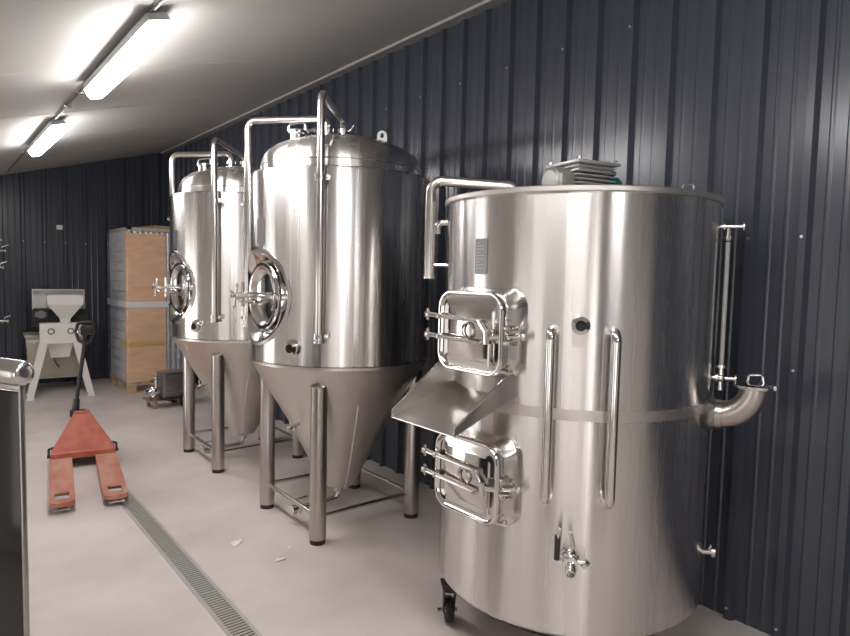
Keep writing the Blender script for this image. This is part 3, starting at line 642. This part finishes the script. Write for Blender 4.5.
b=MB(); b.box((0,0,1.0),(.60,.02,.22)); b.box((-.20,.06,1.04),(.18,.22,.15),bev=.01); b.box((.22,.05,1.0),(.16,.2,.14),bev=.01); b.build('motor_guard',DARK,M_,smooth=False,label='black guard behind the hopper')
b=MB(); b.cyl((-.20,-.07,1.05),(-.20,-.045,1.05),.05,20); b.box((-.205,-.06,1.05),(.12,.008,.06)); b.build('switch_box',MOTOR,M_)
b=MB(); b.box((.0,-.05,.815),(.44,.30,.26),bev=.006); gb=b.build('roller_box',MILL,M_,smooth=False)
for x_ in (-.10,.115):
    b=MB(); b.lathe([(.026,-.012),(.040,-.006),(.040,.004),(.026,.010)],(x_,-.205,.845),(0,-1,0),24); b.lathe([(0,.004),(.028,.004)],(x_,-.205,.845),(0,-1,0),20); k_=b.build('gap_knob',MOTOR,gb)
    b=MB(); b.cyl((x_,-.2,.845),(x_,-.217,.845),.024,16); b.build('knob_centre',WHITE,k_)
b=MB(); b.box((-.28,.0,.72),(.17,.20,.012)); b.box((-.28,.0,.70),(.02,.18,.03)); b.build('side_shelf',MILL,M_,smooth=False)
for sx in (-1,1):
    for sy in (-1,1):
        b=MB(); yb=-.05+sy*.15; yt=-.05+sy*.13
        b.loops([[(sx*.335-.035,yb-.03,.012),(sx*.335+.035,yb-.03,.012),(sx*.335+.035,yb+.01,.012),(sx*.335-.035,yb+.01,.012)],[(sx*.175-.045,yt-.03,.72),(sx*.175+.045,yt-.03,.72),(sx*.175+.045,yt+.01,.72),(sx*.175-.045,yt+.01,.72)]]); lg=b.build('leg',MILL,M_,smooth=False)
        b=MB(); b.box((sx*.335,yb-.01,.006),(.085,.06,.012)); b.build('foot_plate',MILL,lg,smooth=False)
b=MB(); b.loops([[(x0_,y0_,z) for x0_,y0_ in ((-w,-d),(w,-d),(w,d),(-w,d))] for w,d,z in ((.10,.08,.50),(.15,.12,.70))]); b.build('discharge_spout',MILL,M_,smooth=False)
N=thing('grain_bin','cream plastic bin standing under the grain mill by the wall','bin',(1.35,9.62,0),R(-4))
b=MB(); b.loops([rr for rr in [[(-w,-d,z),(w,-d,z),(w,d,z),(-w,d,z)] for w,d,z in ((.31,.17,.20),(.33,.19,.72),(.35,.21,.73),(.35,.21,.76),(.335,.195,.76),(.30,.17,.24))]]); b.build('tub',BIN,N,smooth=False)
b=MB(); b.box((0,0,.19),(.66,.40,.022)); b.build('bin_base',BIN,N,smooth=False)
for sx in (-1,1):
    for sy in (-1,1):
        b=MB(); b.lathe([(.02,-.02),(.05,-.02),(.055,0),(.05,.02),(.02,.02)],(sx*.26,sy*.14,.056),(1,0,0),18); b.lathe([(0,-.015),(.03,-.012),(.03,.012),(0,.015)],(sx*.26,sy*.14,.056),(1,0,0),14); b.box((sx*.26,sy*.14,.13),(.05,.04,.10)); b.build('caster',RUB,N)
b=MB(); b.tube([(.0,-.2,.66),(-.03,-.21,.55),(-.02,-.21,.40),(.03,-.21,.32)],.006,bend=.06,seg=8); b.build('cord',BLACK,N)

# ------------------------------------------------------------------ wall box, wall pipe
b=MB(); b.box((1.505,YF-.045,2.21),(.075,.05,.062),bev=.006); o=tag(b.build('junction_box',WHITE),'small white junction box high on the ribbed end wall','junction box')
V=thing('wall_pipe','stainless pipe with small valves on the end wall at the far left edge','pipe',(.71,9.85,0))
b=MB(); b.cyl((0,0,.0),(0,0,2.15),.02,14); b.build('riser',TUBE,V)
for z,l_ in ((1.85,.12),(1.63,.09),(.92,.13)):
    b=MB(); b.cyl((0,0,z),(l_,0,z),.016,12); b.cyl((l_*.5,0,z),(l_*.5+.012,0,z),.034,14); b.cyl((l_,0,z),(l_+.012,0,z),.034,14); v_=b.build('branch_valve',POL,V)
    b=MB(); b.tube([(l_*.75,0,z),(l_*.75,-.02,z+.05),(l_*.75+.07,-.03,z+.075)],.007,bend=.02,seg=8); b.build('lever',TUBE,v_)
# ------------------------------------------------------------------ black panel with a steel tube on top (left edge)
phi=math.atan2(.90,-.43)
K=thing('black_panel_stand','glossy black panel with steel edge and thick tube on top, cropped at left edge','panel stand',(.203,2.02,0),phi)
b=MB(); b.box((.40,0,.68),(.78,.012,1.24),bev=.003); b.build('panel',GLOSSBLK,K)
for (c,d) in (((.004,0,.665),(.008,.014,1.31)),((.796,0,.665),(.014,.016,1.31)),((.40,0,1.312),(.80,.016,.014)),((.40,0,.045),(.80,.016,.03))):
    b=MB(); b.box(c,d,bev=.002); b.build('edge_trim',LEG,K)
b=MB(); b.tube([(-.016,0,1.354),(-.013,0,1.354),(-.006,0,1.354),(.004,0,1.354),(.90,0,1.354)],.036,seg=28,rs=[.010,.024,.032,.036,.036]); b.build('top_tube',TUBE,K)
for x_ in (.15,.65):
    b=MB(); b.cyl((x_,0,1.31),(x_,0,1.335),.012,12); b.build('tube_bracket',TUBE,K)
for x_ in (.05,.75):
    b=MB(); b.box((x_,0,.015),(.06,.34,.03),bev=.004); b.build('foot',SHEET,K)
# ------------------------------------------------------------------ paper scraps
def scrap(x,y,s,rz,label):
    b=MB(); pts=[(-1,-.4,0),(-.3,-.55,.1),(.5,-.35,.28),(1,.1,.12),(.4,.45,.0),(-.5,.5,.2)]
    A=[Vector((p[0]*s,p[1]*s,.003+p[2]*s*.5)) for p in pts]; b.prism(A,(0,0,.0012)); o=b.build('paper_scrap',PAPER,None,(x,y,0),rz,smooth=False); tag(o,label,'paper scrap','paper scraps on the floor')
scrap(1.435,3.55,.052,.5,'larger white paper scrap on the floor, nearest the drain')
scrap(1.55,3.19,.034,-.3,'tiny white paper scrap on the floor in front of the nearer fermenter leg')
scrap(1.66,3.30,.022,.8,'tiniest white paper scrap beside the nearer fermenter front leg')

# ------------------------------------------------------------------ light, camera
w=bpy.data.worlds.new('World'); sc.world=w; w.use_nodes=True; w.node_tree.nodes['Background'].inputs[0].default_value=(.6,.65,.75,1); w.node_tree.nodes['Background'].inputs[1].default_value=.05
f=620.; cxp,cyp=425.,318.
v1=Vector((-76-cxp,264-cyp,f)); s=.0225
t_=-(v1.x**2+v1.y**2+f*f)/(v1.x+s*v1.y)
Xc=Vector((v1.x+t_,v1.y+s*t_,f)).normalized(); Yc=v1.normalized(); Zc=Xc.cross(Yc)
if Zc.y>0: Zc=-Zc
# camera axes (right, down, forward) expressed in the room
right=Vector((Xc.x,Yc.x,Zc.x)); down=Vector((Xc.y,Yc.y,Zc.y)); fwd=Vector((Xc.z,Yc.z,Zc.z))
cam=bpy.data.cameras.new('Camera'); co=bpy.data.objects.new('Camera',cam); C.objects.link(co)
M=Matrix((right,-down,-fwd)).transposed().to_4x4(); M.translation=(0,0,1.65); co.matrix_world=M
cam.sensor_width=36; cam.sensor_fit='HORIZONTAL'; cam.lens=f/850*36; cam.clip_start=.05
sc.camera=co
sc.view_settings.view_transform='Standard'; sc.view_settings.look='None'; sc.view_settings.gamma=1; sc.view_settings.exposure=1.47
